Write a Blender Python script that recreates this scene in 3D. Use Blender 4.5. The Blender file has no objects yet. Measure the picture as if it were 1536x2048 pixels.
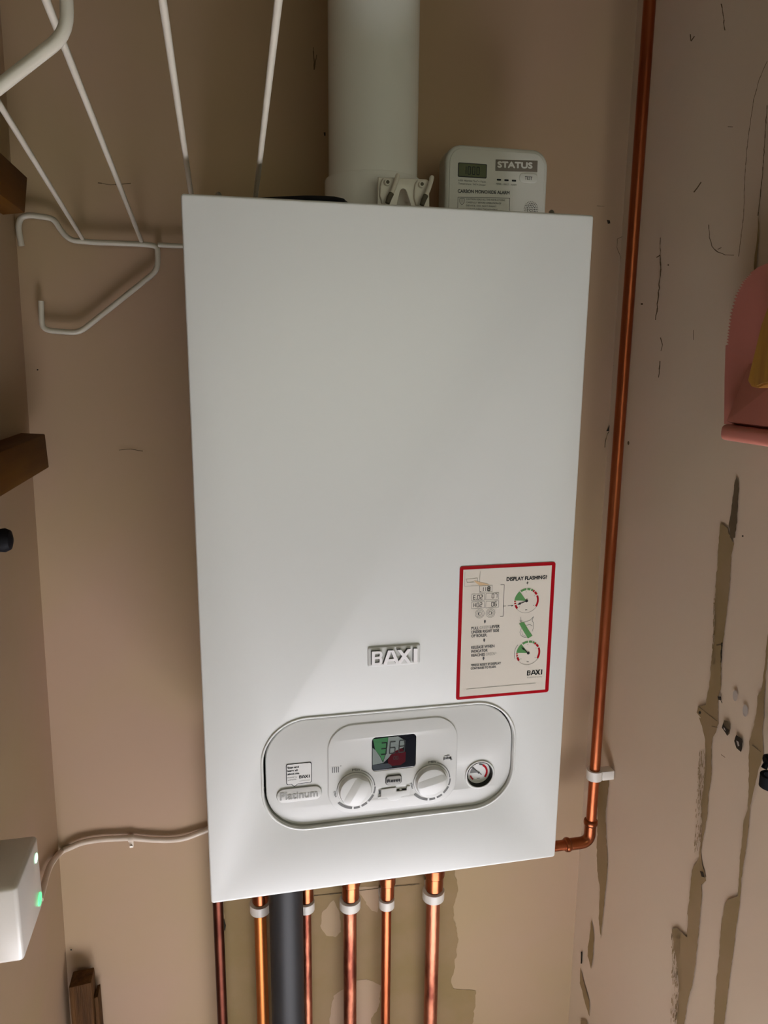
import bpy, bmesh, math, random
from mathutils import Vector, Matrix, noise
random.seed(7)
SC = bpy.context.scene
COL = SC.collection
# ------------------------------------------------------------------ camera
FPX = 1484.0
CAM = Vector((0.0326, -0.7084, 1.5622))
RIGHT = Vector((0.9785, -0.2061, 0.0085)); UP = Vector((0.0326, 0.1949, 0.9803)); FWD = Vector((0.2037, 0.9589, -0.1975))
FWD.normalize(); RIGHT = (RIGHT - FWD*RIGHT.dot(FWD)).normalized(); UP = RIGHT.cross(FWD)
cd = bpy.data.cameras.new('camera'); co = bpy.data.objects.new('camera', cd); COL.objects.link(co)
cd.sensor_fit = 'VERTICAL'; cd.sensor_height = 36; cd.lens = FPX/2048*36; cd.clip_start = 0.01
m = Matrix((RIGHT, UP, -FWD)).transposed().to_4x4(); m.translation = CAM; co.matrix_world = m
SC.camera = co
def at(px, py, ax, val):
    """pixel of the photograph -> point on the real plane ax = val"""
    d = RIGHT*((px-768)/FPX) - UP*((py-1024)/FPX) + FWD
    i = 'xyz'.index(ax)
    return CAM + d*((val-CAM[i])/d[i])
# ------------------------------------------------------------------ light and exposure
SC.view_settings.view_transform = 'Standard'; SC.view_settings.look = 'None'
SC.view_settings.gamma = 1; SC.view_settings.use_curve_mapping = False
SC.view_settings.exposure = 2.0
w = bpy.data.worlds.new('world'); SC.world = w; w.use_nodes = True
w.node_tree.nodes['Background'].inputs[0].default_value = (0.75, 0.85, 1, 1)
w.node_tree.nodes['Background'].inputs[1].default_value = 0.03
def area(name, loc, target, sx, sy, power, col):
    l = bpy.data.lights.new(name, 'AREA'); l.shape = 'RECTANGLE'; l.size = sx; l.size_y = sy; l.energy = power; l.color = col
    o = bpy.data.objects.new(name, l); COL.objects.link(o); o.location = loc
    o.rotation_euler = (Vector(target)-Vector(loc)).to_track_quat('-Z', 'Y').to_euler()
    return o
area('added_high_fill', (0.60, -1.95, 1.55), (0.50, 0, 1.45), 1.8, 1.0, 1.85, (0.99, 1.0, 0.74))  # unseen lamp added to brighten the boiler's upper front
sl_ = bpy.data.lights.new('added_sun', 'SUN'); sl_.energy = 19.5; sl_.angle = math.radians(2.5); sl_.color = (0.985, 0.96, 0.985)
so = bpy.data.objects.new('added_sun', sl_); COL.objects.link(so)      # added lamp, aimed through an invented opening so the floor bounces light upward
so.rotation_euler = Vector((-1, 0, -.85)).to_track_quat('-Z', 'Y').to_euler()
# ------------------------------------------------------------------ geometry of the place
W = 0.31                                   # back wall
XR = 0.5915                                # right wall
def xl(z): return -0.2255 + (z-0.66)*0.0152  # left wall leans a little
# ------------------------------------------------------------------ materials
def mat(name, col, rough=0.5, metal=0.0, spec=0.5, noise_amt=0.0, nscale=8, col2=None, bump=0.0, bscale=40, coat=0, emit=None, estr=0, stretch=None, cramp=(0.35, 0.65)):
    m = bpy.data.materials.new(name); m.use_nodes = True; nt = m.node_tree; b = nt.nodes['Principled BSDF']
    b.inputs['Base Color'].default_value = (*col, 1); b.inputs['Roughness'].default_value = rough
    b.inputs['Metallic'].default_value = metal; b.inputs['Specular IOR Level'].default_value = spec
    b.inputs['Coat Weight'].default_value = coat
    tc = nt.nodes.new('ShaderNodeTexCoord'); mp = nt.nodes.new('ShaderNodeMapping'); nt.links.new(tc.outputs['Object'], mp.inputs[0])
    if stretch: mp.inputs['Scale'].default_value = stretch
    if col2:
        n = nt.nodes.new('ShaderNodeTexNoise'); n.inputs['Scale'].default_value = nscale; n.inputs['Detail'].default_value = 5
        nt.links.new(mp.outputs[0], n.inputs['Vector'])
        r = nt.nodes.new('ShaderNodeValToRGB'); r.color_ramp.elements[0].color = (*col, 1); r.color_ramp.elements[1].color = (*col2, 1)
        r.color_ramp.elements[0].position = cramp[0]; r.color_ramp.elements[1].position = cramp[1]
        nt.links.new(n.outputs['Fac'], r.inputs[0]); nt.links.new(r.outputs[0], b.inputs['Base Color'])
    if bump:
        n2 = nt.nodes.new('ShaderNodeTexNoise'); n2.inputs['Scale'].default_value = bscale; n2.inputs['Detail'].default_value = 3
        nt.links.new(mp.outputs[0], n2.inputs['Vector'])
        bp = nt.nodes.new('ShaderNodeBump'); bp.inputs['Strength'].default_value = bump; bp.inputs['Distance'].default_value = 0.01
        nt.links.new(n2.outputs['Fac'], bp.inputs['Height']); nt.links.new(bp.outputs[0], b.inputs['Normal'])
    if emit:
        b.inputs['Emission Color'].default_value = (*emit, 1); b.inputs['Emission Strength'].default_value = estr
    return m
M = {}
M['wall'] = mat('magnolia_paint', (0.385, 0.282, 0.165), 0.65, spec=0.12, col2=(0.405, 0.278, 0.195), nscale=3.5, bump=0.12, bscale=9)
M['wallr'] = mat('old_cream_paint', (0.59, 0.475, 0.345), 0.6, spec=0.2, col2=(0.59, 0.46, 0.345), nscale=4, bump=0.15, bscale=12)
M['bare'] = mat('bare_plaster', (0.255, 0.18, 0.085), 0.8, spec=0.1, col2=(0.29, 0.20, 0.11), nscale=14)
M['crack'] = mat('crack_dirt', (0.12, 0.085, 0.05), 0.9, spec=0.1)
M['dirt'] = mat('black_dirt', (0.035, 0.028, 0.02), 0.9, spec=0.1)
M['filler'] = mat('grey_filler', (0.40, 0.345, 0.30), 0.8)
M['casing'] = mat('white_gloss_steel', (0.64, 0.64, 0.62), 0.36, spec=1.0, bump=0.012, bscale=5)
M['abs'] = mat('white_plastic', (0.62, 0.615, 0.60), 0.38)
M['rim'] = mat('light_grey_plastic', (0.55, 0.54, 0.53), 0.35)
M['recess'] = mat('gap_shade_and_black_trim', (0.02, 0.02, 0.02), 0.7)
M['grey'] = mat('mid_grey_print', (0.19, 0.19, 0.19), 0.5, spec=0.15)
M['dgrey'] = mat('dark_grey_print', (0.075, 0.075, 0.08), 0.5, spec=0.15)
M['black'] = mat('black_print', (0.015, 0.016, 0.02), 0.5, spec=0.15)
M['badge'] = mat('badge_grey', (0.60, 0.59, 0.57), 0.3)
M['badgetxt'] = mat('badge_lettering', (0.33, 0.325, 0.31), 0.35)
M['chrome'] = mat('satin_silver', (0.90, 0.87, 0.89), 0.35, spec=0.5)
M['paper'] = mat('sticker_paper', (0.68, 0.62, 0.55), 0.35, spec=0.15)
M['paperw'] = mat('white_sticker', (0.72, 0.71, 0.70), 0.35, spec=0.15)
M['red'] = mat('sticker_red', (0.36, 0.004, 0.01), 0.3, spec=0.15)
M['green'] = mat('sticker_green', (0.10, 0.26, 0.09), 0.4, spec=0.15)
M['tan'] = mat('sticker_tan', (0.62, 0.43, 0.26), 0.4, spec=0.15)
M['lgrey'] = mat('pale_grey_print', (0.34, 0.32, 0.29), 0.5, spec=0.15)
M['lcd'] = mat('lcd_black', (0.012, 0.013, 0.018), 0.06)
M['reflgreen'] = mat('green_reflection', (0.055, 0.17, 0.075), 0.08, emit=(0.1, 0.3, 0.12), estr=0.012)  # painted reflection colours; green and red also glow faintly
M['reflgrey'] = mat('grey_reflection', (0.22, 0.25, 0.24), 0.08)
M['reflslate'] = mat('slate_reflection', (0.06, 0.07, 0.08), 0.08)
M['reflred'] = mat('red_reflection', (0.065, 0.012, 0.016), 0.08, emit=(0.2, 0.01, 0.02), estr=0.012)
M['lcdseg'] = mat('lcd_segment', (0.02, 0.025, 0.025), 0.2)
M['lcdseg2'] = mat('lcd_segment_pale', (0.045, 0.05, 0.05), 0.2)
M['reset'] = mat('reset_grey', (0.33, 0.32, 0.30), 0.4)
M['flue'] = mat('white_flue_enamel', (0.74, 0.74, 0.70), 0.22)
M['rackw'] = mat('white_coated_wire', (0.52, 0.48, 0.40), 0.35)
M['alarm'] = mat('alarm_grey_white', (0.60, 0.60, 0.56), 0.4)
M['alarmtag'] = mat('alarm_brand_grey', (0.15, 0.125, 0.10), 0.5)
M['alcd'] = mat('alarm_lcd', (0.095, 0.11, 0.05), 0.25)
M['hook'] = mat('hook_plastic', (0.72, 0.68, 0.60), 0.3)
M['hookdark'] = mat('hook_foam_tip', (0.10, 0.085, 0.06), 0.8)
M['rubber'] = mat('black_rubber', (0.006, 0.006, 0.009), 0.6, spec=0.15)
M['cu'] = mat('copper_bright', (0.42, 0.125, 0.052), 0.33, metal=1, col2=(0.30, 0.075, 0.03), nscale=6, stretch=(8, 8, 1), bump=0.05, bscale=60)
M['cu2'] = mat('copper_stained', (0.44, 0.165, 0.095), 0.40, metal=1, col2=(0.16, 0.045, 0.028), nscale=14, stretch=(3, 3, 1), cramp=(0.45, 0.62), bump=0.06, bscale=90)
M['cudark'] = mat('copper_tarnished', (0.11, 0.035, 0.022), 0.4, metal=1, col2=(0.06, 0.018, 0.012), nscale=20)
M['cuor'] = mat('copper_orange', (0.50, 0.19, 0.055), 0.42, metal=1, col2=(0.50, 0.17, 0.05), nscale=10, stretch=(6, 6, 1))
M['fit'] = mat('copper_fitting', (0.38, 0.12, 0.05), 0.28, metal=1, col2=(0.24, 0.07, 0.03), nscale=25)
M['clip'] = mat('clip_plastic', (0.66, 0.63, 0.58), 0.4)
M['waste'] = mat('dark_grey_pvc', (0.020, 0.020, 0.022), 0.5, spec=0.3)
M['cable'] = mat('cream_cable_sheath', (0.62, 0.52, 0.43), 0.4)
M['oak'] = mat('stained_batten', (0.085, 0.028, 0.002), 0.6, spec=0.12, col2=(0.115, 0.044, 0.004), nscale=10, stretch=(8, 1, 8))
M['post'] = mat('weathered_wood', (0.115, 0.052, 0.016), 0.75, spec=0.15, col2=(0.055, 0.024, 0.008), nscale=12, stretch=(10, 10, 0.8), bump=0.3, bscale=60)
M['pink'] = mat('pink_plastic', (0.50, 0.17, 0.13), 0.4)
M['ochre'] = mat('ochre_wood', (0.32, 0.15, 0.016), 0.45, col2=(0.20, 0.075, 0.008), nscale=9, stretch=(9, 9, 0.9))
M['led'] = mat('green_led', (0.1, 0.8, 0.3), 0.4, emit=(0.12, 1.0, 0.3), estr=0.35)
M['ledw'] = mat('pale_green_led', (0.5, 0.9, 0.6), 0.4, emit=(0.5, 1.0, 0.65), estr=0.45)
M['box'] = mat('receiver_white', (0.70, 0.665, 0.62), 0.25)
M['steel'] = mat('screw_steel', (0.35, 0.33, 0.28), 0.35, metal=1)
M['floor'] = mat('pale_vinyl', (0.66, 0.665, 0.69), 0.5, col2=(0.63, 0.635, 0.66), nscale=5)
M['roomw'] = mat('room_paint', (0.11, 0.085, 0.05), 0.6)
M['frame'] = mat('upvc_white', (0.8, 0.8, 0.8), 0.3)
# ------------------------------------------------------------------ helpers
def tag(o, label=None, cat=None, group=None, kind=None):
    if label: o['label'] = label
    if cat: o['category'] = cat
    if group: o['group'] = group
    if kind: o['kind'] = kind
    return o
def thing(name, loc, label, cat, group=None):
    o = bpy.data.objects.new(name, None); COL.objects.link(o); o.location = loc; o.empty_display_size = 0.02
    return tag(o, label, cat, group)
def link(name, me, mats, parent=None, smooth=True):
    if not isinstance(mats, (list, tuple)): mats = [mats]
    if len(me.materials): me.materials.clear()
    for x in mats: me.materials.append(x)
    o = bpy.data.objects.new(name, me); COL.objects.link(o)
    if parent is not None:
        o.parent = parent
        bpy.context.view_layer.update()
        o.matrix_parent_inverse = parent.matrix_world.inverted()
    if smooth:
        me.shade_smooth()
        me.set_sharp_from_angle(angle=math.radians(35))
    return o
def obj(name, bm, mats, parent=None, smooth=True):
    me = bpy.data.meshes.new(name); bmesh.ops.recalc_face_normals(bm, faces=bm.faces) if smooth else None
    bm.to_mesh(me); bm.free()
    return link(name, me, mats, parent, smooth)
def box(bm, x0, x1, y0, y1, z0, z1, bev=0.0, seg=2, mi=0):
    b = bmesh.new()
    bmesh.ops.create_cube(b, size=1)
    for v in b.verts: v.co = Vector((x0+(v.co.x+.5)*(x1-x0), y0+(v.co.y+.5)*(y1-y0), z0+(v.co.z+.5)*(z1-z0)))
    if bev: bmesh.ops.bevel(b, geom=list(b.edges), offset=bev, segments=seg, profile=0.5, affect='EDGES')
    for f in b.faces: f.material_index = mi
    merge(bm, b)
def merge(bm, b):
    me = bpy.data.meshes.new('tmp'); b.to_mesh(me); b.free(); bm.from_mesh(me); bpy.data.meshes.remove(me)
def hull(bm, pts8, bev=0.0, mi=0):
    """box from 8 corner points, bottom 4 then top 4"""
    b = bmesh.new(); v = [b.verts.new(p) for p in pts8]
    for f in ((0,3,2,1),(4,5,6,7),(0,1,5,4),(1,2,6,5),(2,3,7,6),(3,0,4,7)): b.faces.new([v[i] for i in f])
    bmesh.ops.recalc_face_normals(b, faces=b.faces)
    if bev: bmesh.ops.bevel(b, geom=list(b.edges), offset=bev, segments=2, profile=0.5, affect='EDGES')
    for f in b.faces: f.material_index = mi
    merge(bm, b)
def fillet(pts, r, n=5):
    """round the corners of an open 3D path"""
    out = [Vector(pts[0])]
    for i in range(1, len(pts)-1):
        p, a, c = Vector(pts[i]), Vector(pts[i-1]), Vector(pts[i+1])
        da, dc = (a-p), (c-p); rr = min(r, da.length*.45, dc.length*.45)
        s, e = p+da.normalized()*rr, p+dc.normalized()*rr
        for k in range(n+1):
            t = k/n; out.append(s*(1-t)**2 + p*2*t*(1-t) + e*t*t)
    out.append(Vector(pts[-1])); return out
def tube(bm, pts, r, n=14, mi=0, cap=True):
    pts = [Vector(p) for p in pts]; rings = []
    rs = r if isinstance(r, (list, tuple)) else [r]*len(pts)
    t0 = (pts[1]-pts[0]).normalized()
    nrm = t0.orthogonal().normalized()
    for i, p in enumerate(pts):
        t = (pts[min(i+1, len(pts)-1)]-pts[max(i-1, 0)])
        t = t.normalized() if t.length > 1e-9 else t0
        nrm = (nrm - t*nrm.dot(t)).normalized(); bn = t.cross(nrm)
        rings.append([bm.verts.new(p + (nrm*math.cos(a)+bn*math.sin(a))*rs[i]) for a in [2*math.pi*k/n for k in range(n)]])
    for a, b in zip(rings, rings[1:]):
        for k in range(n):
            f = bm.faces.new((a[k], a[(k+1) % n], b[(k+1) % n], b[k])); f.material_index = mi
    if cap:
        f = bm.faces.new(rings[0][::-1]); f.material_index = mi
        f = bm.faces.new(rings[-1]); f.material_index = mi
def vtube(bm, x, y, prof, n=28, mi=0):
    """vertical lathe: prof = [(z, r), ...]"""
    tube(bm, [(x, y, z) for z, r in prof], [r for z, r in prof], n, mi)
def rrect(x0, x1, z0, z1, r, n=8):
    out = []
    for cx, cz, a0 in ((x1-r, z1-r, 0), (x0+r, z1-r, 90), (x0+r, z0+r, 180), (x1-r, z0+r, 270)):
        for k in range(n+1):
            a = math.radians(a0+90*k/n); out.append((cx+r*math.cos(a), cz+r*math.sin(a)))
    return out
def circ(cx, cz, r, n=40): return [(cx+r*math.cos(2*math.pi*k/n), cz+r*math.sin(2*math.pi*k/n)) for k in range(n)]
def FR(y0):  return lambda u, v, h: Vector((u, y0-h, v))            # facing the room
def plate(name, outline, holes, y_front, depth, bev, m, parent):
    """flat plate facing -y with rounded front edges; holes cut through"""
    cu = bpy.data.curves.new('c', 'CURVE'); cu.dimensions = '2D'; cu.fill_mode = 'BOTH'
    for pl in [outline]+holes:
        s = cu.splines.new('POLY'); s.points.add(len(pl)-1)
        for p, q in zip(s.points, pl): p.co = (q[0], q[1], 0, 1)
        s.use_cyclic_u = True
    cu.extrude = max(depth/2-bev, 0.0001); cu.bevel_depth = bev; cu.bevel_resolution = 2; cu.offset = -bev
    o = bpy.data.objects.new('c', cu); COL.objects.link(o); bpy.context.view_layer.update()
    me = bpy.data.meshes.new_from_object(o.evaluated_get(bpy.context.evaluated_depsgraph_get()))
    bpy.data.objects.remove(o); bpy.data.curves.remove(cu)
    me.name = name
    for v in me.vertices: v.co = Vector((v.co.x, y_front+depth/2-v.co.z, v.co.y))
    b = bmesh.new(); b.from_mesh(me); bmesh.ops.remove_doubles(b, verts=b.verts, dist=1e-6); b.to_mesh(me); b.free()
    return link(name, me, m, parent)
_tc = {}
def textpolys(s):
    if s not in _tc:
        cu = bpy.data.curves.new('t', 'FONT'); cu.body = s; cu.size = 1; cu.resolution_u = 3
        o = bpy.data.objects.new('t', cu); COL.objects.link(o); bpy.context.view_layer.update()
        me = bpy.data.meshes.new_from_object(o.evaluated_get(bpy.context.evaluated_depsgraph_get()))
        bpy.data.objects.remove(o); bpy.data.curves.remove(cu)
        _tc[s] = ([(v.co.x, v.co.y) for v in me.vertices], [list(p.vertices) for p in me.polygons]); bpy.data.meshes.remove(me)
    return _tc[s]
class Draw:
    """flat printed artwork on a real surface: polygons in surface coordinates"""
    def __init__(s, fmap): s.bm = bmesh.new(); s.f = fmap; s.mats = []
    def mi(s, m):
        if m not in s.mats: s.mats.append(m)
        return s.mats.index(m)
    def poly(s, pts, m, h=0.0002):
        if len(pts) > 4:
            Q, F = cdt(pts)
        else: Q, F = pts, [range(len(pts))]
        vs = [s.bm.verts.new(s.f(u, v, h)) for u, v in Q]
        for t in F:
            f = s.bm.faces.new([vs[i] for i in t]); f.material_index = s.mi(m)
    def line(s, pts, wd, m, h=0.0003, closed=False):
        if closed: pts = list(pts)+[pts[0]]
        for (a, b), (c, d) in zip(pts, pts[1:]):
            L = math.hypot(c-a, d-b)
            if L < 1e-9: continue
            nx, ny = -(d-b)/L*wd/2, (c-a)/L*wd/2; ex, ey = (c-a)/L*wd*.3, (d-b)/L*wd*.3
            s.poly([(a-ex+nx, b-ey+ny), (a-ex-nx, b-ey-ny), (c+ex-nx, d+ey-ny), (c+ex+nx, d+ey+ny)], m, h)
    def arc(s, cx, cz, r0, r1, a0, a1, m, h=0.0003, n=14, r0b=None):
        A = [math.radians(a0+(a1-a0)*k/n) for k in range(n+1)]
        ri = [r0+((r0b if r0b is not None else r0)-r0)*k/n for k in range(n+1)]
        for k in range(n):
            s.poly([(cx+ri[k]*math.cos(A[k]), cz+ri[k]*math.sin(A[k])), (cx+r1*math.cos(A[k]), cz+r1*math.sin(A[k])),
                    (cx+r1*math.cos(A[k+1]), cz+r1*math.sin(A[k+1])), (cx+ri[k+1]*math.cos(A[k+1]), cz+ri[k+1]*math.sin(A[k+1]))], m, h)
    def text(s, t, x0, z0, wd, ht, m, h=0.0004, rot=0, bold=0, ref=None):
        V, P = textpolys(t)
        xs = [v[0] for v in V]; lo, hi = min(xs), max(xs)
        RV = textpolys(ref or 'H')[0]; cap = max(v[1] for v in RV)
        c, sn = math.cos(rot), math.sin(rot)
        offs = [(0, 0)] if not bold else [(-bold, 0), (bold, 0), (0, bold), (0, -bold)]
        for k, (ox, oy) in enumerate(offs):
            q = []
            for x, y in V:
                u, v = (x-lo)/(hi-lo)*wd+ox, y/cap*ht+oy
                q.append(s.bm.verts.new(s.f(x0+u*c-v*sn, z0+u*sn+v*c, h+k*0.00001)))
            for p in P:
                try:
                    f = s.bm.faces.new([q[i] for i in p]); f.material_index = s.mi(m)
                except ValueError: pass
    def seg(s, ch, x0, z0, wd, ht, t, m, h=0.0004, slant=0.0):
        T = {'0': 'abcdef', '1': 'bc', '2': 'abged', '3': 'abgcd', '4': 'fgbc', '5': 'afgcd', '6': 'afgedc', '7': 'abc', '8': 'abcdefg', 'E': 'afged', 'H': 'fgbce'}[ch]
        g = t*.35
        S = {'a': ((g, ht), (wd-g, ht)), 'b': ((wd, ht-g), (wd, ht/2+g)), 'c': ((wd, ht/2-g), (wd, g)), 'd': ((g, 0), (wd-g, 0)),
             'e': ((0, g), (0, ht/2-g)), 'f': ((0, ht/2+g), (0, ht-g)), 'g': ((g, ht/2), (wd-g, ht/2))}
        for k in T:
            (a, b), (c, d) = S[k]; s.line([(x0+a+b*slant, z0+b), (x0+c+d*slant, z0+d)], t, m, h)
    def done(s, name, parent):
        return obj(name, s.bm, s.mats, parent, smooth=False)
def rough(pts, step, amp, seed=0):
    """ragged outline"""
    out = []
    for i in range(len(pts)):
        a, b = Vector(pts[i]), Vector(pts[(i+1) % len(pts)]); n = max(1, int((b-a).length/step))
        for k in range(n):
            p = a.lerp(b, k/n); nv = noise.noise_vector(Vector((p.x*.11, p.y*.11, seed)))+noise.noise_vector(Vector((p.x*.4, p.y*.4, seed+9)))*.6
            out.append((p.x+nv.x*amp, p.y+nv.y*amp*.6))
    return out
# ================================================================== the setting
def struct(name, bm, mats, smooth=False):
    return tag(obj(name, bm, mats, None, smooth), kind='structure')
def cdt(P):
    from mathutils.geometry import delaunay_2d_cdt
    r = delaunay_2d_cdt([Vector((a, b)) for a, b in P], [], [list(range(len(P)))], 1, 1e-7)
    return [tuple(v) for v in r[0]], r[2]
def wallmark(bm, pts, ax, val, mi, off=0.0006, jit=2.2, step=5, seed=0):
    """paint flake / bare patch outlined on the wall's own surface"""
    P = rough(pts, step, jit, seed) if jit else pts
    o = Vector((0, -off, 0)) if ax == 'y' else Vector((-off, 0, 0))
    Q, F = cdt(P)
    vs = [bm.verts.new(at(x, y, ax, val)+o) for x, y in Q]
    want = Vector((0, -1, 0)) if ax == 'y' else Vector((-1, 0, 0))
    for t in F:
        try: g = bm.faces.new([vs[i] for i in t])
        except ValueError: continue
        g.material_index = mi; g.normal_update()
        if g.normal.dot(want) < 0: g.normal_flip()
def markline(bm, pts, wpx, ax, val, mi, off=0.0007, jit=1.0):
    for i, (a, b) in enumerate(zip(pts, pts[1:])):
        a, b = Vector(a), Vector(b); n = max(1, int((b-a).length/7)); prev = a
        for k in range(1, n+1):
            q = a.lerp(b, k/n)+Vector((random.uniform(-jit, jit), random.uniform(-jit, jit)*.4)) if k < n else b
            d = (q-prev).normalized(); nn = Vector((-d.y, d.x))*wpx/2*random.uniform(.6, 1.2)
            wallmark(bm, [prev+nn, q+nn, q-nn, prev-nn], ax, val, mi, off, 0)
            prev = q
def gridwall(bm, p00, p10, p11, p01, nu, nv, amp, seed, out):
    out = Vector(out)
    """gently uneven plastered wall"""
    p00, p10, p11, p01 = map(Vector, (p00, p10, p11, p01)); nrm = (p10-p00).cross(p01-p00).normalized(); V = []
    for j in range(nv+1):
        for i in range(nu+1):
            u, v = i/nu, j/nv; p = p00*(1-u)*(1-v)+p10*u*(1-v)+p11*u*v+p01*(1-u)*v
            e = min(1, u*12, (1-u)*12)
            V.append(bm.verts.new(p+out*(noise.noise(Vector((p.x*6+seed, p.y*6, p.z*3)))*.5+.5)*amp*e))
    for j in range(nv):
        for i in range(nu):
            a = j*(nu+1)+i; f = bm.faces.new((V[a], V[a+1], V[a+nu+2], V[a+nu+1])); f.smooth = True
# back wall
bm = bmesh.new()
bm2 = bmesh.new(); gridwall(bm2, (-0.30, W, 0), (0.66, W, 0), (0.66, W, 2.35), (-0.30, W, 2.35), 48, 100, 0.002, 3, (0, 1, 0))
merge(bm, bm2)
c5 = lambda L: [(380+.3776*x, 1700+.3776*y) for x, y in L]
wm = lambda P, mi, **k: wallmark(bm, P, 'y', W, mi, **{'off': 0.0004, **k})
wm(c5([(185, 60), (1395, 60), (1415, 200), (1395, 330), (1420, 470), (1400, 620), (1385, 700), (1400, 738), (1515, 742), (1500, 922), (1505, 1400), (190, 1400), (190, 922), (180, 400)]), 1, jit=3.0, seed=2)
wm(c5([(760, 262), (790, 330), (800, 430), (770, 460), (720, 450), (690, 400), (700, 330)]), 0, off=.0008, seed=5)
wm(c5([(890, 195), (1000, 190), (995, 330), (960, 320), (900, 230)]), 0, off=.0008, seed=6)
wm(c5([(760, 770), (880, 690), (930, 680), (1010, 715), (1000, 830), (960, 890), (950, 1300), (720, 1300), (740, 880)]), 0, off=.0008, seed=7)
markline(bm, c5([(640, 243), (780, 228), (900, 212), (1080, 190), (1215, 178)]), 2.0, 'y', W, 2, off=.0010)
wm([(x, y) for x, y in [(448, 1835), (452, 1850), (450, 1862), (445, 1850)]], 3, off=.0010, jit=0)
# crack and marks beside the right corner
markline(bm, [(1280, 0), (1272, 90), (1264, 200), (1258, 330), (1251, 420), (1247, 472)], 1.8, 'y', W, 2, off=.0010, jit=.4)
markline(bm, [(1247, 472), (1234, 478), (1233, 495), (1241, 515), (1242, 560), (1238, 640)], 1.0, 'y', W, 2, off=.0010, jit=.4)
wm([(1213, 440), (1219, 441), (1220, 447), (1215, 448)], 3, off=.0010, jit=0)
markline(bm, [(1193, 412), (1208, 413)], 1.2, 'y', W, 2, off=.0010)
markline(bm, [(1227, 732), (1238, 724)], 3, 'y', W, 2, off=.0010)
wm([(1212, 862), (1220, 846), (1227, 855), (1219, 862)], 3, off=.0010, seed=3, jit=1)
markline(bm, [(1220, 855), (1212, 875), (1209, 895)], 1.5, 'y', W, 2, off=.0010)
markline(bm, [(196, 366), (222, 370), (262, 367)], 2, 'y', W, 2, off=.0010)
markline(bm, [(238, 900), (262, 898), (286, 902)], 1.6, 'y', W, 2, off=.0010)
wm([(647, 265), (651, 265), (651, 272), (648, 272)], 3, off=.0010, jit=0)
markline(bm, [(627, 95), (628, 140), (633, 110)], 2, 'y', W, 2, off=.0010)
wm([(74, 738), (77, 738), (77, 741), (74, 741)], 3, off=.0010, jit=0)
wm([(141, 1897), (144, 1897), (144, 1900), (141, 1900)], 3, off=.0010, jit=0)
struct('wall_back', bm, [M['wall'], M['bare'], M['crack'], M['dirt']])
# left wall
bm = bmesh.new(); gridwall(bm, (xl(0), -0.36, 0), (xl(0), W+.003, 0), (xl(2.35), W+.003, 2.35), (xl(2.35), -0.36, 2.35), 30, 80, 0.002, 8, (-1, 0, 0))
struct('wall_left', bm, [M['wall']])
# right wall with its bare streaks
bm = bmesh.new(); gridwall(bm, (XR, W+.003, 0), (XR, -0.20, 0), (XR, -0.20, 2.35), (XR, W+.003, 2.35), 40, 90, 0.002, 5, (1, 0, 0))
rw = lambda P, mi, **k: wallmark(bm, P, 'x', XR, mi, **{'off': 0.0004, **k})
a7 = lambda L: [(1080+.3165*x, 1400+.3165*y) for x, y in L]
a2 = lambda L: [(1160+.293*x, 900+.293*y) for x, y in L]
a1 = lambda L: [(1180+.2539*x, .2539*y) for x, y in L]
rl = lambda P, wd, mi=2, **k: markline(bm, P, wd, 'x', XR, mi, **{'off': 0.0008, **k})
A_left = a2([(958, 500), (955, 560), (945, 650), (940, 800), (925, 950), (922, 1100), (918, 1300), (900, 1430), (885, 1600), (862, 1738), (810, 1750), (800, 1790), (830, 1830)]) + a7([(1010, 110), (1030, 180), (1045, 260), (1045, 400), (1035, 550), (1020, 650), (1025, 780), (1018, 900), (1000, 1000), (962, 1080), (950, 1200), (935, 1350), (930, 1500), (870, 1440), (835, 1445), (850, 1560), (870, 1700), (880, 1800), (875, 1900), (860, 2100), (840, 2900)])
A_right = a7([(895, 2900), (912, 2060), (935, 1900), (965, 1800), (985, 1650), (1000, 1500), (1010, 1380), (1025, 1250), (1020, 1170), (1050, 1140), (1040, 1080), (1025, 1050), (1020, 970), (1027, 900), (1047, 800), (1062, 700), (1065, 600), (1085, 500), (1085, 300), (1095, 230), (1115, 200), (1125, 150)]) + a2([(945, 1900), (945, 1720), (965, 1600), (965, 1400), (985, 1260), (1010, 1040), (1025, 900), (1035, 720), (1055, 640), (1030, 600), (1010, 530)])
rw(A_left + A_right, 1, jit=1.4, seed=1)
rw(a2([(1070, 175), (1086, 230), (1084, 300), (1078, 420), (1060, 600), (1028, 600), (1018, 500), (1035, 400), (1048, 300), (1056, 225)]), 2, jit=1.6, seed=4)
rw(a7([(1015, 1080), (1035, 1085), (1045, 1120), (1025, 1115)]), 3, off=.0010, jit=.5)
B = a2([(1283, 1250), (1262, 1480), (1240, 1640), (1215, 1680), (1205, 1800)]) + a7([(1345, 190), (1325, 260), (1322, 400), (1322, 560), (1310, 700), (1290, 760), (1278, 880), (1265, 1000), (1258, 1150), (1250, 1240), (1190, 1260), (1170, 1290), (1150, 1400), (1130, 1650), (1110, 1850), (1095, 2100), (1060, 2900), (1120, 2900), (1160, 2080), (1190, 1850), (1215, 1650), (1240, 1450), (1265, 1280), (1275, 1130), (1300, 950), (1322, 800), (1330, 680), (1350, 580), (1385, 440), (1415, 350), (1405, 200)]) + a2([(1255, 1850), (1265, 1600), (1290, 1350)])
rw(B, 1, jit=1.2, seed=11)
rw(a7([(365, 505), (440, 500), (433, 560), (415, 720), (420, 880), (430, 1040), (415, 1200), (400, 1350), (385, 1510), (380, 1450), (372, 1380), (380, 1200), (362, 1080), (360, 900), (365, 760)]), 1, jit=1.2, seed=12)
rw(a7([(325, 1390), (345, 1490), (335, 1620), (325, 1700), (302, 1620), (303, 1560), (315, 1480)]), 1, jit=1, seed=13)
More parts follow.
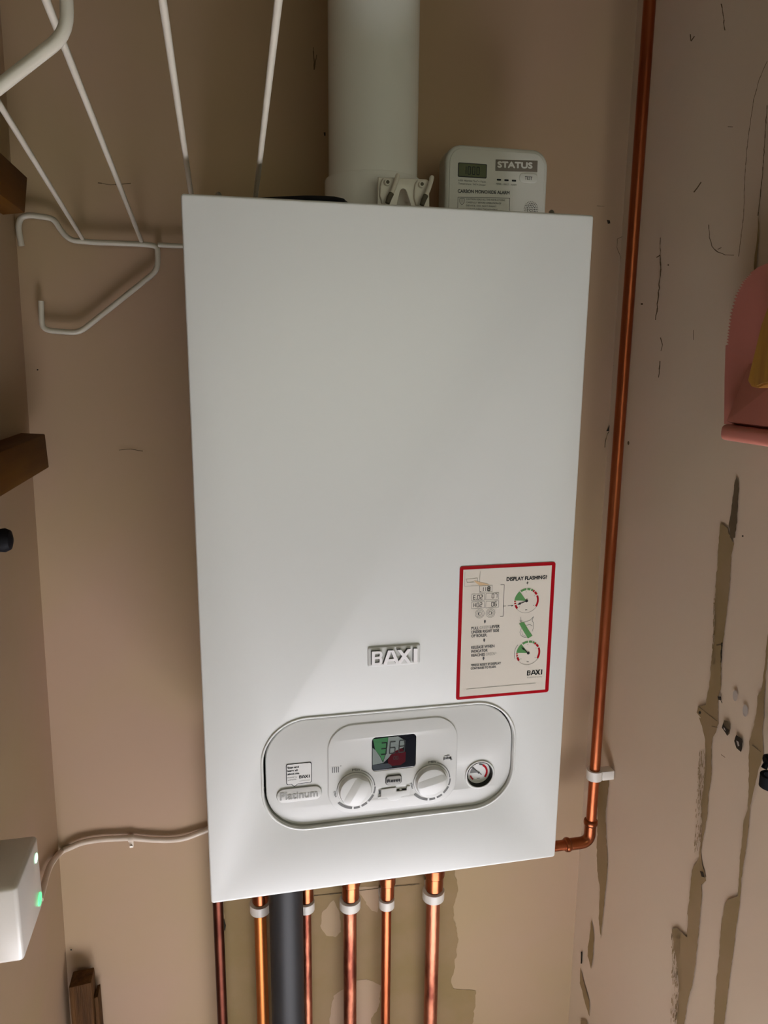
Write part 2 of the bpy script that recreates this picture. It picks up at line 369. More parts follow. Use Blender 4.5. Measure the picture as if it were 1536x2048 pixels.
rw(a7([(256, 1690), (285, 1810), (313, 1900), (315, 2000), (290, 1930), (255, 1790)]), 1, jit=1, seed=14)
rw(a7([(258, 2020), (300, 2030), (300, 2200), (258, 2200)]), 1, jit=1, seed=15)
rw(a7([(262, 1590), (271, 1590), (269, 1665), (260, 1665)]), 3, off=.0010, jit=.5)
# brushed edges of old paint beside the big streak
for k in range(190):
    y = random.uniform(1500, 1700); x = 1398+(1700-y)*.06+random.uniform(-10, 6)
    rl([(x, y), (x-.5, y+random.uniform(3, 10))], random.uniform(.5, 1.3), 1, jit=0)
for k in range(170):
    y = random.uniform(1860, 2040); x = 1350+random.uniform(-8, 10)+(1-abs(y-1950)/100)*3
    rl([(x, y), (x-.5, y+random.uniform(3, 12))], random.uniform(.5, 1.5), 1, jit=0)
for k in range(80):
    y = random.uniform(1180, 1330); x = 1428+(1330-y)*.03+random.uniform(-3, 4)
    rl([(x, y), (x-.3, y+random.uniform(3, 10))], random.uniform(.6, 1.8), 1, jit=0)
# filler spots, drill holes and cracks
d8 = lambda L: [(1380+.1172*x, 1380+.1172*y) for x, y in L]
def ell(cx, cy, rx, ry, mi, **k): rw([(cx+rx*math.cos(a*.45), cy+ry*math.sin(a*.45)) for a in range(14)], mi, **{'off': .0010, 'jit': 0, **k})
ell(1472, 1391, 5, 11.5, 4); ell(1492, 1421, 5.3, 12.5, 4)
rw(d8([(595, 515), (700, 575), (690, 740), (650, 780), (555, 640)]), 2, off=.0010, jit=.4); rw(d8([(580, 570), (640, 650), (690, 690), (648, 775), (560, 640)]), 3, off=.0013, jit=.5)
rw(d8([(590, 635), (615, 650), (630, 700), (600, 670)]), 4, off=.0016, jit=0)
rw(d8([(800, 765), (900, 830), (910, 960), (885, 1060), (800, 990), (765, 870)]), 3, off=.0010, jit=1.6, seed=3); rw(d8([(810, 860), (850, 880), (865, 950), (840, 960)]), 4, off=.0016, jit=.4)
rw(d8([(480, 110), (540, 110), (550, 170), (500, 170)]), 3, off=.0010, jit=.6); rl(d8([(535, 170), (560, 225)]), 2, 3)
ell(1401, 1425, 2.5, 3, 3)
rl(d8([(165, 285), (330, 420), (475, 530)]), 1.3, 2, jit=0); rl(d8([(1070, 935), (1220, 1055)]), 1.3, 2, jit=0); rl(d8([(380, 615), (480, 640)]), 1, 2, jit=0)
rl(d8([(540, 1100), (610, 1150)]), 1.2, 2, jit=0)
ell(1487, 1072, 1.8, 1.8, 3)
rl([(1445, 1285), (1444, 1300), (1443, 1325)], 2.5, 3); rl([(1434, 1290), (1446, 1288)], 3, 2)
rl(a1([(1038, 30), (1055, 130), (1068, 240)]), 2, 2); rl(a1([(795, 270), (800, 325), (828, 285)]), 2, 2); rl(a1([(880, 1435), (850, 1480), (822, 1515)]), 2, 2); rl(a1([(1090, 998), (1130, 1000)]), 2, 2)
rl(a1([(940, 1770), (945, 1870), (965, 1940), (1010, 1985), (1070, 2008), (1140, 2010)]), 1.8, 2); rl(a1([(1010, 1965), (1040, 1950)]), 1.6, 2)
rl(a1([(1402, 480), (1340, 620), (1295, 780), (1270, 950), (1240, 1180), (1222, 1450), (1215, 1700), (1190, 1900), (1175, 2020)]), 1.1, 2, jit=.5)
rl(a1([(1400, 830), (1385, 1060), (1362, 1400), (1328, 1700)]), 1.6, 2, jit=.5)
rw(a1([(1325, 1700), (1336, 1760), (1332, 1880), (1318, 2048), (1310, 2150), (1292, 2150), (1298, 2030), (1316, 1900), (1328, 1780)]), 1, jit=.6)
rl([(1322, 475), (1321, 510)], 1.2, 2); rl([(1321, 510), (1322, 545), (1317, 600), (1312, 640)], 2.4, 2); rl([(1314, 515), (1322, 510)], 3, 2); ell(1285, 608, 2.5, 2, 2)
rl([(1322, 675), (1326, 690), (1323, 702)], 2, 2); rl([(1321, 722), (1318, 755)], 2, 2); rl([(1388, 660), (1388, 680)], 1.2, 2)
ell(1338, 530, 1.6, 1.6, 2); ell(1258, 886, 2, 4, 2)
struct('wall_right', bm, [M['wallr'], M['bare'], M['crack'], M['dirt'], M['filler']])
# rest of the room behind the camera (seen only in reflections)
bm = bmesh.new(); box(bm, -1.5, 2.35, -2.55, 0.36, -0.05, 0); struct('floor', bm, [M['floor']])
bm = bmesh.new(); box(bm, -1.5, 2.35, -2.55, 0.36, 2.35, 2.40); struct('ceiling', bm, [M['roomw']])
bm = bmesh.new(); box(bm, -1.5, -0.24, -0.40, -0.34, 0, 2.35); box(bm, -1.55, -1.5, -2.55, -0.34, 0, 2.35); struct('wall_room_left', bm, [M['roomw']])
bm = bmesh.new(); box(bm, 0.61, 2.3, -0.20, -0.14, 0, 2.35); box(bm, 2.3, 2.35, -2.55, -0.14, 0, 1.25); box(bm, 2.3, 2.35, -2.55, -0.14, 2.27, 2.35); box(bm, 2.3, 2.35, -2.55, -1.12, 1.25, 2.27); box(bm, 2.3, 2.35, -.36, -0.14, 1.25, 2.27); struct('wall_room_right', bm, [M['roomw']])  # opening in this unseen wall is added to pass the floor-bounce lamp
FYW = -2.0
bm = bmesh.new(); box(bm, -1.5, 2.3, FYW-.06, FYW, 0, .06)
box(bm, -1.5, 2.3, FYW-.06, FYW, .06, 1.03)
box(bm, -1.5, -.32, FYW-.06, FYW, 1.03, 2.07); box(bm, 1.52, 2.3, FYW-.06, FYW, 1.03, 2.07); box(bm, -1.5, 2.3, FYW-.06, FYW, 2.07, 2.35)
struct('wall_front', bm, [M['roomw']])
for nm, X0, X1, Z0, Z1 in (('added_window', -.32, 1.52, 1.03, 2.07),):  # frame of a made-up opening around the added fill lamp
    bm = bmesh.new()
    for x0, x1, z0, z1 in ((X0, X0+.03, Z0, Z1), (X1-.03, X1, Z0, Z1), (X0+.03, X1-.03, Z0, Z0+.03), (X0+.03, X1-.03, Z1-.03, Z1)): box(bm, x0, x1, FYW, FYW+.06, z0, z1, .004)
    struct(nm, bm, [M['frame']])
# ================================================================== boiler
boiler = thing('boiler', (0.195, 0.15, 1.0), 'white wall-hung gas boiler with round-cornered control panel and red-bordered sticker', 'boiler')
bm = bmesh.new(); box(bm, .003, .387, .031, .285, 1.02, 1.699, .003); obj('casing', bm, M['casing'], boiler)
bm = bmesh.new(); box(bm, .05, .34, .285, W-.003, 1.10, 1.66, .002); obj('wall_bracket', bm, M['steel'], boiler)
RIMO = rrect(.0583, .3318, 1.0765, 1.2010, .046, 14)
fp = plate('front_panel', rrect(0, .390, 1.0, 1.705, .003, 4), [RIMO], 0.0, .030, .0018, M['casing'], boiler)
plate('panel_rim', rrect(.0555, .3346, 1.0737, 1.2038, .0488, 14), [rrect(.0580, .3321, 1.0762, 1.2013, .0463, 14)], -.0011, .0035, .0009, M['casing'], fp)
bm = bmesh.new(); box(bm, .05, .34, .0296, .0308, 1.07, 1.21); obj('recess_back', bm, M['recess'], fp)  # black sheet paints the shade in the gap round the control panel
for px, py in ((437, 386), (1103, 426)):
    p = at(px, py, 'y', .012); bm = bmesh.new()
    tube(bm, [(p.x, .012, 1.699), (p.x, .012, 1.7068), (p.x, .012, 1.7090), (p.x, .012, 1.7100)], [.0030, .0030, .0022, .0008], 16)
    obj('screw', bm, M['steel'], boiler)
# raised brand plate
logo = plate('brand_plate', rrect(.1672, .2228, 1.2532, 1.2748, .0022), [], -.0012, .0015, .0005, M['rim'], boiler)
plate('plate_face', rrect(.1681, .2219, 1.2540, 1.2740, .0018), [], -.0014, .0006, .0002, M['abs'], logo)
def solid_letters(name, s, x0, z0, wd, ht, y0, dep, m, parent, bold=.0004, gap=0):
    V, P = textpolys(s); xs = [v[0] for v in V]; lo, hi = min(xs), max(xs); cap = max(v[1] for v in textpolys('H')[0])
    bm = bmesh.new(); q = [bm.verts.new((x0+(x-lo)/(hi-lo)*wd, y0, z0+y/cap*ht)) for x, y in V]
    fs = [bm.faces.new([q[i] for i in p]) for p in P]
    bmesh.ops.remove_doubles(bm, verts=bm.verts, dist=1e-7)
    r = bmesh.ops.extrude_face_region(bm, geom=list(bm.faces))
    for e in r['geom']:
        if isinstance(e, bmesh.types.BMVert): e.co.y -= dep
    return obj(name, bm, m, parent)
def stroke_letters(name, strokes, y0, dep, m, parent):
    bm = bmesh.new()
    for ki, pts in enumerate(strokes):
        dep += .000012
        f0 = [bm.verts.new((x, y0, z)) for x, z in pts]; f1 = [bm.verts.new((x, y0-dep, z)) for x, z in pts]
        bm.faces.new(f1); bm.faces.new(f0[::-1]); n = len(pts)
        for i in range(n): bm.faces.new((f0[i], f0[(i+1) % n], f1[(i+1) % n], f1[i]))
    return obj(name, bm, m, parent)
def bold_baxi(x0, z0, wd, ht):
    """the four heavy block letters, as polygons"""
    S = []; t = wd*.052*1.25
    def bar(ax, az, bx, bz, th=t):
        L = math.hypot(bx-ax, bz-az); nx, nz = -(bz-az)/L*th/2, (bx-ax)/L*th/2
        S.append([(ax+nx, az+nz), (ax-nx, az-nz), (bx-nx, bz-nz), (bx+nx, bz+nz)])
    H = ht; X = lambda f: x0+wd*f; Z = lambda f: z0+H*f
    # B
    bar(X(.035), Z(0), X(.035), Z(1)); 
    for zc in (.05+.035, .53, .915): bar(X(.035), Z(zc), X(.17), Z(zc), H*.165)
    for c, rr in ((.3, .295), (.735, .265)):
        pts_o = []; pts_i = []
        for k in range(9):
            a = math.radians(-90+180*k/8)
            pts_o.append((X(.165)+wd*.068*math.cos(a), Z(c)+H*rr*math.sin(a))); pts_i.append((X(.165)+wd*.008*math.cos(a), Z(c)+H*(rr-.165)*math.sin(a)))
        for k in range(8): S.append([pts_i[k], pts_o[k], pts_o[k+1], pts_i[k+1]])
    # A with open crossbar
    tt = t*1.12
    S.append([(X(.25), Z(0)), (X(.33), Z(0)), (X(.425), Z(1)), (X(.355), Z(1))]); S.append([(X(.53), Z(0)), (X(.61), Z(0)), (X(.475), Z(1)), (X(.405), Z(1))])
    S.append([(X(.315), Z(.22)), (X(.535), Z(.22)), (X(.515), Z(.38)), (X(.335), Z(.38))])
    # X
    S.append([(X(.545), Z(0)), (X(.635), Z(0)), (X(.86), Z(1)), (X(.775), Z(1))]); S.append([(X(.775), Z(0)), (X(.865), Z(0)), (X(.635), Z(1)), (X(.55), Z(1))])
    # I
    S.append([(X(.915), Z(0)), (X(1.0), Z(0)), (X(1.0), Z(1)), (X(.915), Z(1))])
    return S
LB = bold_baxi(.1708, 1.2558, .0486, .0152)
stroke_letters('lettering_edge', [[(x-.0007, z+.0006) for x, z in p] for p in LB], -.0018, .0006, M['dgrey'], logo)
stroke_letters('lettering', LB, -.0018, .0016, M['chrome'], logo)
# control panel
CY = .0035
cp = plate('control_panel', rrect(.0606, .3310, 1.0774, 1.1980, .0440, 14), [circ(.2951, 1.1146, .0146)], CY, .022, .0010, M['abs'], boiler)
sub = plate('raised_surround', rrect(.1257, .2675, 1.0859, 1.1887, .027, 12), [rrect(.1728, .2212, 1.1325, 1.1716, .0042), rrect(.1800, .2135, 1.1004, 1.1112, .001, 2)], CY-.0012, .0020, .0007, M['abs'], cp)
SY = CY-.0012
plate('surround_groove', rrect(.1250, .2682, 1.0852, 1.1894, .0277, 12), [rrect(.1262, .2670, 1.0864, 1.1882, .0265, 12)], CY-.0004, .0006, .0002, M['rim'], cp)
# display
lcd = plate('display', rrect(.1728, .2212, 1.1325, 1.1716, .0042), [], SY+.0004, .0020, .0002, M['lcd'], cp)
d = Draw(FR(SY+.0004))  # flat coloured areas painted as reflections in the display glass, under the digits
d.poly([(.1738, 1.1700), (.1905, 1.1705), (.1895, 1.160), (.1870, 1.150), (.1850, 1.1425), (.1815, 1.1500), (.1760, 1.158)], M['reflgreen'], .0003)
d.poly([(.1735, 1.1400), (.1735, 1.1600), (.1765, 1.1570), (.1815, 1.1490), (.1850, 1.1410)], M['reflgrey'], .0002)
d.poly([(.1905, 1.1706), (.2010, 1.1706), (.2075, 1.166), (.2085, 1.158), (.2010, 1.1535), (.1925, 1.148), (.1850, 1.141), (.1875, 1.150), (.1897, 1.160)], M['reflgrey'], .00025)
d.poly([(.1733, 1.1360), (.1733, 1.1400), (.1930, 1.1402), (.1950, 1.1350), (.1750, 1.1335)], M['reflslate'], .0002)
d.poly([(.1900, 1.1440), (.1925, 1.1490), (.1975, 1.1535), (.2050, 1.1565), (.2100, 1.1510), (.2095, 1.1400), (.2040, 1.1365), (.1950, 1.1368), (.1905, 1.1400)], M['reflred'], .0003)
d.seg('3', .1824, 1.1512, .0056, .0135, .0013, M['lcdseg'], .0005, .06); d.seg('6', .1918, 1.1514, .0058, .0135, .0012, M['lcdseg2'], .0005, .06)
d.poly([(.1992, 1.1508), (.2006, 1.1508), (.2006, 1.1522), (.1992, 1.1522)], M['lcdseg'], .0005); d.seg('8', .2020, 1.1518, .0060, .0138, .0013, M['lcdseg2'], .0005, .06)
for k, ch in enumerate('00'): d.seg(ch, .1965+k*.0030, 1.1440, .0018, .0036, .0005, M['lcdseg2'], .0005)
d.done('readout_and_reflections', lcd)
# knobs
def knob(cx, cz, ang):
    bm = bmesh.new(); R = .0178
    tube(bm, [(cx, SY-h, cz) for h in (0, .0012, .0014, .0052, .0066, .0070)], [R+.0014, R+.0014, R, R-.0004, R-.0012, R-.0030], 48)
    c, s = math.cos(ang), math.sin(ang)
    def P(u, v, h): return Vector((cx+u*c-v*s, SY-h, cz+u*s+v*c))
    L = R-.0022
    # ridge with one steep and one gentle flank
    A = []
    for u, k in ((-L, .12), (-L*.8, .8), (0, 1.0), (L*.8, .95), (L, .30)):
        wv = math.sqrt(max(0, R*R*.94-u*u))
        A.append([P(u, min(.0080, wv*.8), .0068), P(u, .0008, .0068+.0028*k), P(u, -.0004, .0068+.0028*k), P(u, -min(.0140, wv*.92), .0068)])
    V = [[bm.verts.new(p) for p in r] for r in A]
    for a, b in zip(V, V[1:]):
        for k in range(3): bm.faces.new((a[k], a[k+1], b[k+1], b[k]))
    bm.faces.new(V[0]); bm.faces.new(V[-1][::-1])
    o = obj('knob', bm, M['abs'], cp)
    return o
knob(.1543, 1.1145, math.radians(61)); knob(.2384, 1.1143, math.radians(14))
for cx, cz in ((.1543, 1.1145), (.2384, 1.1143)):
    plate('knob_ring', circ(cx, cz, .0196, 48), [circ(cx, cz, .0186, 48)], SY-.0006, .0008, .0003, M['badgetxt'], cp)
for cx, cz, nm in ((.1543, 1.1145, 'heating_dial_markings'), (.2384, 1.1143, 'water_dial_markings')):
    d = Draw(FR(SY)); r = .0216
    d.arc(cx, cz, r, r+.0006, 72, 4, M['grey'], r0b=r-.0006)
    for a0, a1, wd in ((0, -21, .0017), (-25, -48, .0021), (-54, -71, .0024), (-76, -93, .0026), (-98, -142, .0027)):
        d.arc(cx, cz, r-.0004, r-.0004+wd, a0, a1, M['grey'])
    d.text('Min', cx-.0030, cz+.0212, .0080, .0025, M['grey'], bold=.00012)
    d.text('Max', cx-.0232, cz-.0010, .0070, .0024, M['grey'], rot=math.radians(-72), bold=.00012)
    d.done(nm, cp)
d = Draw(FR(SY))
for k in range(4): d.line([(.1303+k*.0021, 1.1362), (.1303+k*.0021, 1.1420)], .0011, M['grey'])
d.poly(circ(.1392, 1.1430, .0006, 8), M['grey']); d.done('radiator_symbol', cp); d = Draw(FR(SY))
# tap symbol
d.line([(.2530, 1.1390), (.2600, 1.1390)], .0022, M['grey']); d.line([(.2600, 1.1398), (.2612, 1.1370)], .0022, M['grey'])
d.line([(.2528, 1.1374), (.2528, 1.1408)], .0010, M['grey']); d.line([(.2563, 1.1390), (.2563, 1.1420)], .0012, M['grey']); d.line([(.2538, 1.1422), (.2588, 1.1422)], .0012, M['grey'])
d.done('tap_symbol', cp)
# reset button
rb = plate('reset_button', rrect(.1876, .2056, 1.1146, 1.1262, .0036), [], SY-.0010, .0012, .0005, M['dgrey'], cp)
plate('button_face', rrect(.1884, .2048, 1.1153, 1.1255, .0030), [], SY-.0017, .0010, .0004, M['reset'], rb)
d = Draw(FR(SY-.0017)); d.text('Reset', .1895, 1.1188, .0142, .0034, M['black'], bold=.00022); d.done('button_lettering', rb)
# programmer slot with its half-open cover
sl = plate('programmer_cover', [(.1795, 1.1005), (.1795, 1.1022), (.1825, 1.1026), (.1830, 1.1108), (.2000, 1.1112), (.2000, 1.1064), (.2112, 1.1064), (.2112, 1.1112), (.2150, 1.1112), (.2146, 1.1005), (.2055, 1.1002), (.2035, 1.0968), (.1995, 1.0955), (.1950, 1.0958), (.1915, 1.0975), (.1895, 1.1005)], [], SY-.0012, .0014, .0004, M['abs'], cp)
bm = bmesh.new(); box(bm, .1798, .2137, SY+.0060, SY+.0066, 1.1000, 1.1116); obj('slot_back', bm, M['dgrey'], sl)
bm = bmesh.new(); box(bm, .2003, .2135, SY+.0012, SY+.0030, 1.1045, 1.1078, .0003); box(bm, .2035, .2060, SY, SY+.003, 1.1030, 1.1085, .0003); obj('slider', bm, M['rim'], sl)
d = Draw(FR(SY-.0002)); d.poly(rrect(.1806, .1822, 1.1052, 1.1092, .0003, 2), M['black']); d.done('indicator_mark', sl)
# pressure gauge
g = None
bm = bmesh.new(); pr = [(.0000, .0146), (.0000, .0140), (.0115, .0134), (.0118, .0133)]
tube(bm, [(.2951, CY-.0014, 1.1146), (.2951, CY-.0002, 1.1146), (.2951, CY+.0118, 1.1146)], [.0146, .0139, .0134], 48, cap=False)
g = obj('pressure_gauge', bm, M['recess'], cp)
bm = bmesh.new(); tube(bm, [(.2951, CY+.0040, 1.1146), (.2951, CY+.0048, 1.1146)], [.0132, .0132], 48); obj('dial', bm, M['paperw'], g)
d = Draw(FR(CY+.0040)); gx, gz = .2951, 1.1146
d.arc(gx, gz, .0085, .0108, -40, 62, M['red']); d.arc(gx, gz, .0092, .0108, 64, 88, M['dgrey']); d.arc(gx, gz, .0090, .0106, 196, 232, M['red'])
d.poly([(gx, gz)]+[(gx+.0100*math.cos(math.radians(a)), gz+.0100*math.sin(math.radians(a))) for a in range(130, 181, 5)], M['grey'])
d.line([(gx-.0082, gz+.0072), (gx+.0035, gz-.0030)], .0007, M['dgrey'], .0005); d.poly(circ(gx, gz, .0013, 12), M['dgrey'], .0006); d.line([(gx-.0015, gz-.0072), (gx+.0013, gz-.0072)], .0008, M['grey'])
d.done('dial_markings', g)
plate('gauge_shoulder', circ(.2951, 1.1143, .0172, 48), [circ(.2951, 1.1146, .0150, 48)], CY-.0012, .0016, .0006, M['abs'], cp)
# model badge
pb = plate('model_badge', rrect(.0710, .1190, 1.1066, 1.1232, .0082, 8), [], CY-.0012, .0016, .0006, M['badgetxt'], cp)
plate('badge_face', rrect(.0715, .1185, 1.1071, 1.1227, .0077, 8), [], CY-.0015, .0010, .0004, M['badge'], pb)
d = Draw(FR(CY-.0015)); d.text('Platinum', .0748, 1.1108, .0395, .0082, M['badgetxt'], bold=.0003); d.done('badge_lettering', pb)
# speech bubble sticker
def bubble(e): return rrect(.0815+e, .1084-e, 1.1268+e, 1.1505-e, .0022)
ol = [(.0815, 1.1292), (.0815, 1.1481), (.0818, 1.1497), (.0827, 1.1505), (.1072, 1.1505), (.1081, 1.1498), (.1084, 1.1485), (.1084, 1.1290), (.1081, 1.1276), (.1072, 1.1268), (.0940, 1.1268), (.0900, 1.1236), (.0868, 1.1268), (.0827, 1.1268), (.0818, 1.1278)]
bs = plate('speech_bubble_sticker', ol, [], CY-.00045, .0004, .0001, M['black'], cp)
d = Draw(FR(CY-.00045)); cxm, czm = .0950, 1.1388
inn = [(x+(cxm-x)*.05, z+(czm-z)*.055) for x, z in ol]; inn[11] = (.0900, 1.1248)
d.poly(inn, M['paperw'], .0001)
for k, t in enumerate(('Scan and', 'learn all', 'about me.')): d.text(t, .0830, 1.1456-k*.0037, (.0118, .0106, .0125)[k], .0021, M['black'], .0003, bold=.00014)
for k, t in enumerate(('Discover my', 'quick guide.')): d.text(t, .0830, 1.1346-k*.0026, .0100-k*.0005, .0013, M['dgrey'], .0003)
for p in bold_baxi(.0950, 1.1330, .0112, .0034): d.poly(p, M['black'], .0003)
d.line([(.0955, 1.1300), (.1060, 1.1300)], .0004, M['lgrey'])
d.done('sticker_print', bs)
# instruction sticker
st = plate('instruction_sticker', rrect(.2637, .3700, 1.2078, 1.3563, .0028), [], -.00045, .0005, .0001, M['red'], boiler)
d = Draw(FR(-.00045))
d.poly([(.2675, 1.2113), (.3658, 1.2113), (.3658, 1.3526), (.2675, 1.3526)], M['paper'], .0001)
T = lambda t, x, z, wd, ht, m=M['black'], b=.00012, **k: d.text(t, x, z, wd, ht, m, .0003, bold=b, **k)
navy = M['dgrey']
T('DISPLAY FLASHING?', .3155, 1.3380, .0452, .0038, M['black'], .00022)
d.line([(.3375, 1.3346), (.3401, 1.3346)], .0006, M['black']); d.line([(.3388, 1.3333), (.3388, 1.3359)], .0006, M['black'])
def gauge(cx, cz, R, ptr):
    G, Rd, K = M['green'], M['red'], M['black']
    d.arc(cx, cz, R*.97, R, 205, 330, M['lgrey'], n=20)
    for a0, a1 in ((93, 122), (73, 89), (60, 69)): d.arc(cx, cz, R*.86, R*1.02, a0, a1, G)
    d.poly([(cx, cz)]+[(cx+R*math.cos(math.radians(a)), cz+R*math.sin(math.radians(a))) for a in range(127, 176, 6)], G)
    for a0, a1 in ((50, 58), (30, 46), (-32, 24), (178, 182), (187, 193), (198, 218)): d.arc(cx, cz, R*.86, R*1.02, a0, a1, Rd)
    for a in (95, 30, 218, -35): d.poly(circ(cx+R*.74*math.cos(math.radians(a)), cz+R*.74*math.sin(math.radians(a)), .0004, 6), K)
    d.line([(cx-.0011, cz-R*.74), (cx+.0011, cz-R*.74)], .0005, K)
    a = math.radians(ptr); c, s = math.cos(a), math.sin(a)
    d.line([(cx, cz), (cx+R*.55*c, cz+R*.55*s)], .0009, K, .0005)
    d.poly([(cx+R*.82*c, cz+R*.82*s), (cx+R*.52*c-s*.0012, cz+R*.52*s+c*.0012), (cx+R*.52*c+s*.0012, cz+R*.52*s-c*.0012)], K, .0005); d.poly(circ(cx, cz, .0016, 14), K, .0006)
gauge(.3389, 1.3148, .0137, 200); gauge(.3437, 1.2555, .0137, 138)
d.arc(.3437, 1.2555, .0158, .0162, 140, 200, M['dgrey'])
# boiler outline, beam and display boxes
L = lambda P, wd=.0003, m=M['lgrey'], c=False: d.line(P, wd, m, .0003, c)
L([(.2693, 1.3500), (.2693, 1.3346), (.2855, 1.3346)]); L([(.2858, 1.3500), (.2858, 1.3290)])
L([(.2710, 1.3424), (.2834, 1.3426), (.2830, 1.3387), (.2720, 1.3386)], .0004, M['lgrey'], True)
d.poly([(.2790, 1.3406), (.2812, 1.3399), (.2970, 1.3348), (.2860, 1.3346), (.2822, 1.3372)], M['tan'], .0004)
for x0, x1, z0, z1 in ((.2858, .2997, 1.3272, 1.3342), (.2775, .2915, 1.3184, 1.3256), (.2931, .3073, 1.3185, 1.3256), (.2777, .2918, 1.3099, 1.3171), (.2934, .3076, 1.3096, 1.3168)):
    L([(x0, z0), (x1, z0), (x1, z1), (x0, z1)], .00035, M['grey'], True)
def segs(s, x, z, ht=.0044, wd=.0022, adv=.0034, m=M['dgrey']):
    for ch in s:
        if ch in '. ': 
            if ch == '.': d.poly(circ(x-.0002, z, .0005, 6), m, .0004)
            x += .0010; continue
        d.seg(ch, x, z, wd, ht, .0006, m, .0004); x += adv
segs('.', .2871, 1.3280); d.seg('1', .2878, 1.3284, .0022, .0042, .0006, M['dgrey']); d.seg('1', .2904, 1.3284, .0022, .0042, .0006, M['dgrey']); d.seg('8', .2948, 1.3284, .0024, .0042, .0009, M['black'])
segs('E.02', .2793, 1.3198); segs('07', .2998, 1.3202); segs('H02', .2800, 1.3114); segs('06', .2996, 1.3112)
for cx, n in ((.2870, -1), (.2989, 1)):
    for r in (.0050, .0036): L(circ(cx, 1.3037, r, 20), .0003, M['grey'], True)
    d.arc(cx, 1.3037, .0016, .0022, 90, 270, M['grey']); d.arc(cx, 1.3037, .0016, .0022, -90, 90, M['lgrey']); d.line([(cx+n*.0012, 1.3030), (cx+n*.0012, 1.3044)], .0008, M['dgrey'])
L([(.3090, 1.3341), (.3129, 1.3341), (.3132, 1.2992), (.3100, 1.2992)], .0005, M['dgrey']); L([(.3131, 1.3105), (.3158, 1.3105)], .0004, M['dgrey']); L([(.3180, 1.3104), (.3235, 1.3104)], .0004, M['dgrey'])
d.poly([(.3243, 1.3103), (.3222, 1.3111), (.3222, 1.3095)], M['black'], .0004)
for z in (1.2944, 1.2736, 1.2530):
    d.poly([(.2922, z+.0020), (.2938, z+.0020), (.2941, z), (.2930, z-.0022), (.2919, z)], M['dgrey'], .0003)
T('PULL', .2783, 1.2865, .0083, .0030, navy); T('GREEN', .2874, 1.2866, .0110, .0030, M['lgrey'], .0000); T('LEVER', .2992, 1.2867, .0106, .0030, navy)
T('UNDER RIGHT SIDE', .2784, 1.2822, .0308, .0030, navy); T('OF BOILER.', .2786, 1.2779, .0175, .0030, navy)
T('RELEASE WHEN', .2789, 1.2650, .0258, .0030, navy); T('INDICATOR', .2790, 1.2606, .0182, .0030, navy); T('REACHES', .2792, 1.2561, .0150, .0030, navy); T('GREEN*', .2954, 1.2562, .0120, .0030, M['lgrey'], 0)
T('*PRESS RESET IF DISPLAY', .2791, 1.2451, .0337, .0024, navy); T('CONTINUES TO FLASH.', .2792, 1.2415, .0285, .0024, navy)
for p in bold_baxi(.3434, 1.2295, .0179, .0056): d.poly(p, M['black'], .0003)
T('Product of quality', .3438, 1.2262, .0176, .0014, M['lgrey'], 0)
d.line([(.2750, 1.2195), (.3540, 1.2198)], .0005, M['lgrey']); 
# hand pulling the green lever
d.poly([(.3317, 1.2897), (.3345, 1.2912), (.3372, 1.2908), (.3420, 1.2830), (.3475, 1.2750), (.3425, 1.2722), (.3375, 1.2800)], M['green'], .0005)
L([(.3333, 1.2970), (.3336, 1.2920), (.3322, 1.2936), (.3336, 1.2916), (.3350, 1.2934)], .0004, M['grey'])
L([(.3370, 1.2910), (.3400, 1.2916), (.3440, 1.2925), (.3475, 1.2965)], .0004, M['grey']); L([(.3478, 1.2966), (.3462, 1.2920), (.3482, 1.2895), (.3484, 1.2840), (.3470, 1.2800)], .0004, M['grey'])
L([(.3400, 1.2872), (.3440, 1.2880), (.3470, 1.2860)], .0004, M['grey']); L([(.3345, 1.2845), (.3330, 1.2800), (.3345, 1.2760), (.3385, 1.2735), (.3420, 1.2735)], .0004, M['grey']); L([(.3350, 1.2810), (.3362, 1.2770), (.3395, 1.2750)], .0003, M['grey'])
d.done('sticker_print', st)
# ================================================================== flue
FX, FY = .2022, .165
flue = thing('flue_pipe', (FX, FY, 1.70), 'wide white flue pipe rising from the top of the boiler', 'flue')
bm = bmesh.new(); vtube(bm, FX, FY, [(1.750, .0496), (2.349, .0496)], 64); obj('tube', bm, M['flue'], flue)
bm = bmesh.new(); vtube(bm, FX, FY, [(1.7000, .0545), (1.7590, .0540), (1.7610, .0532), (1.7618, .0505)], 64); obj('collar', bm, M['flue'], flue)
# ================================================================== CO alarm on top of the boiler
al = thing('carbon_monoxide_alarm', (.362, .215, 1.7), 'white carbon monoxide alarm standing on top of the boiler', 'alarm')
AX0, AX1, AZ0, AZ1, AY = .2969, .4266, 1.6995, 1.8165, .2000
pl = plate('housing', rrect(AX0, AX1, AZ0, AZ1, .020, 10), [], AY, .032, .0045, M['alarm'], al)
plate('front_cover', rrect(AX0+.0045, AX1-.0045, AZ0+.0045, AZ1-.0045, .016, 10), [], AY-.0010, .004, .0009, M['alarm'], al)
al.location = (.362, .215, 1.7)
AF = AY-.0010
sc = plate('screen', rrect(.3117, .3476, 1.7798, 1.7958, .0014), [], AF-.0006, .0010, .0002, M['recess'], al)
d = Draw(FR(AF-.0006)); d.poly(rrect(.3127, .3466, 1.7808, 1.7948, .0010, 3), M['alcd'], .0001)
for k in range(4): d.seg('0' if k else '1', .3185+k*.0055, 1.7832, .0030, .0085, .0009, M['lcdseg'], .0003)
d.done('screen_digits', sc)
bp = plate('brand_badge', [(.3584, 1.8018), (.4120, 1.8036), (.4122, 1.7908), (.3585, 1.7890)], [], AF-.0003, .0005, .0001, M['alarmtag'], al)
d = Draw(FR(AF-.0003)); d.text('STATUS', .3612, 1.7932, .0440, .0062, M['alarm'], .0003, rot=.03, bold=.00055); d.done('badge_lettering', bp)
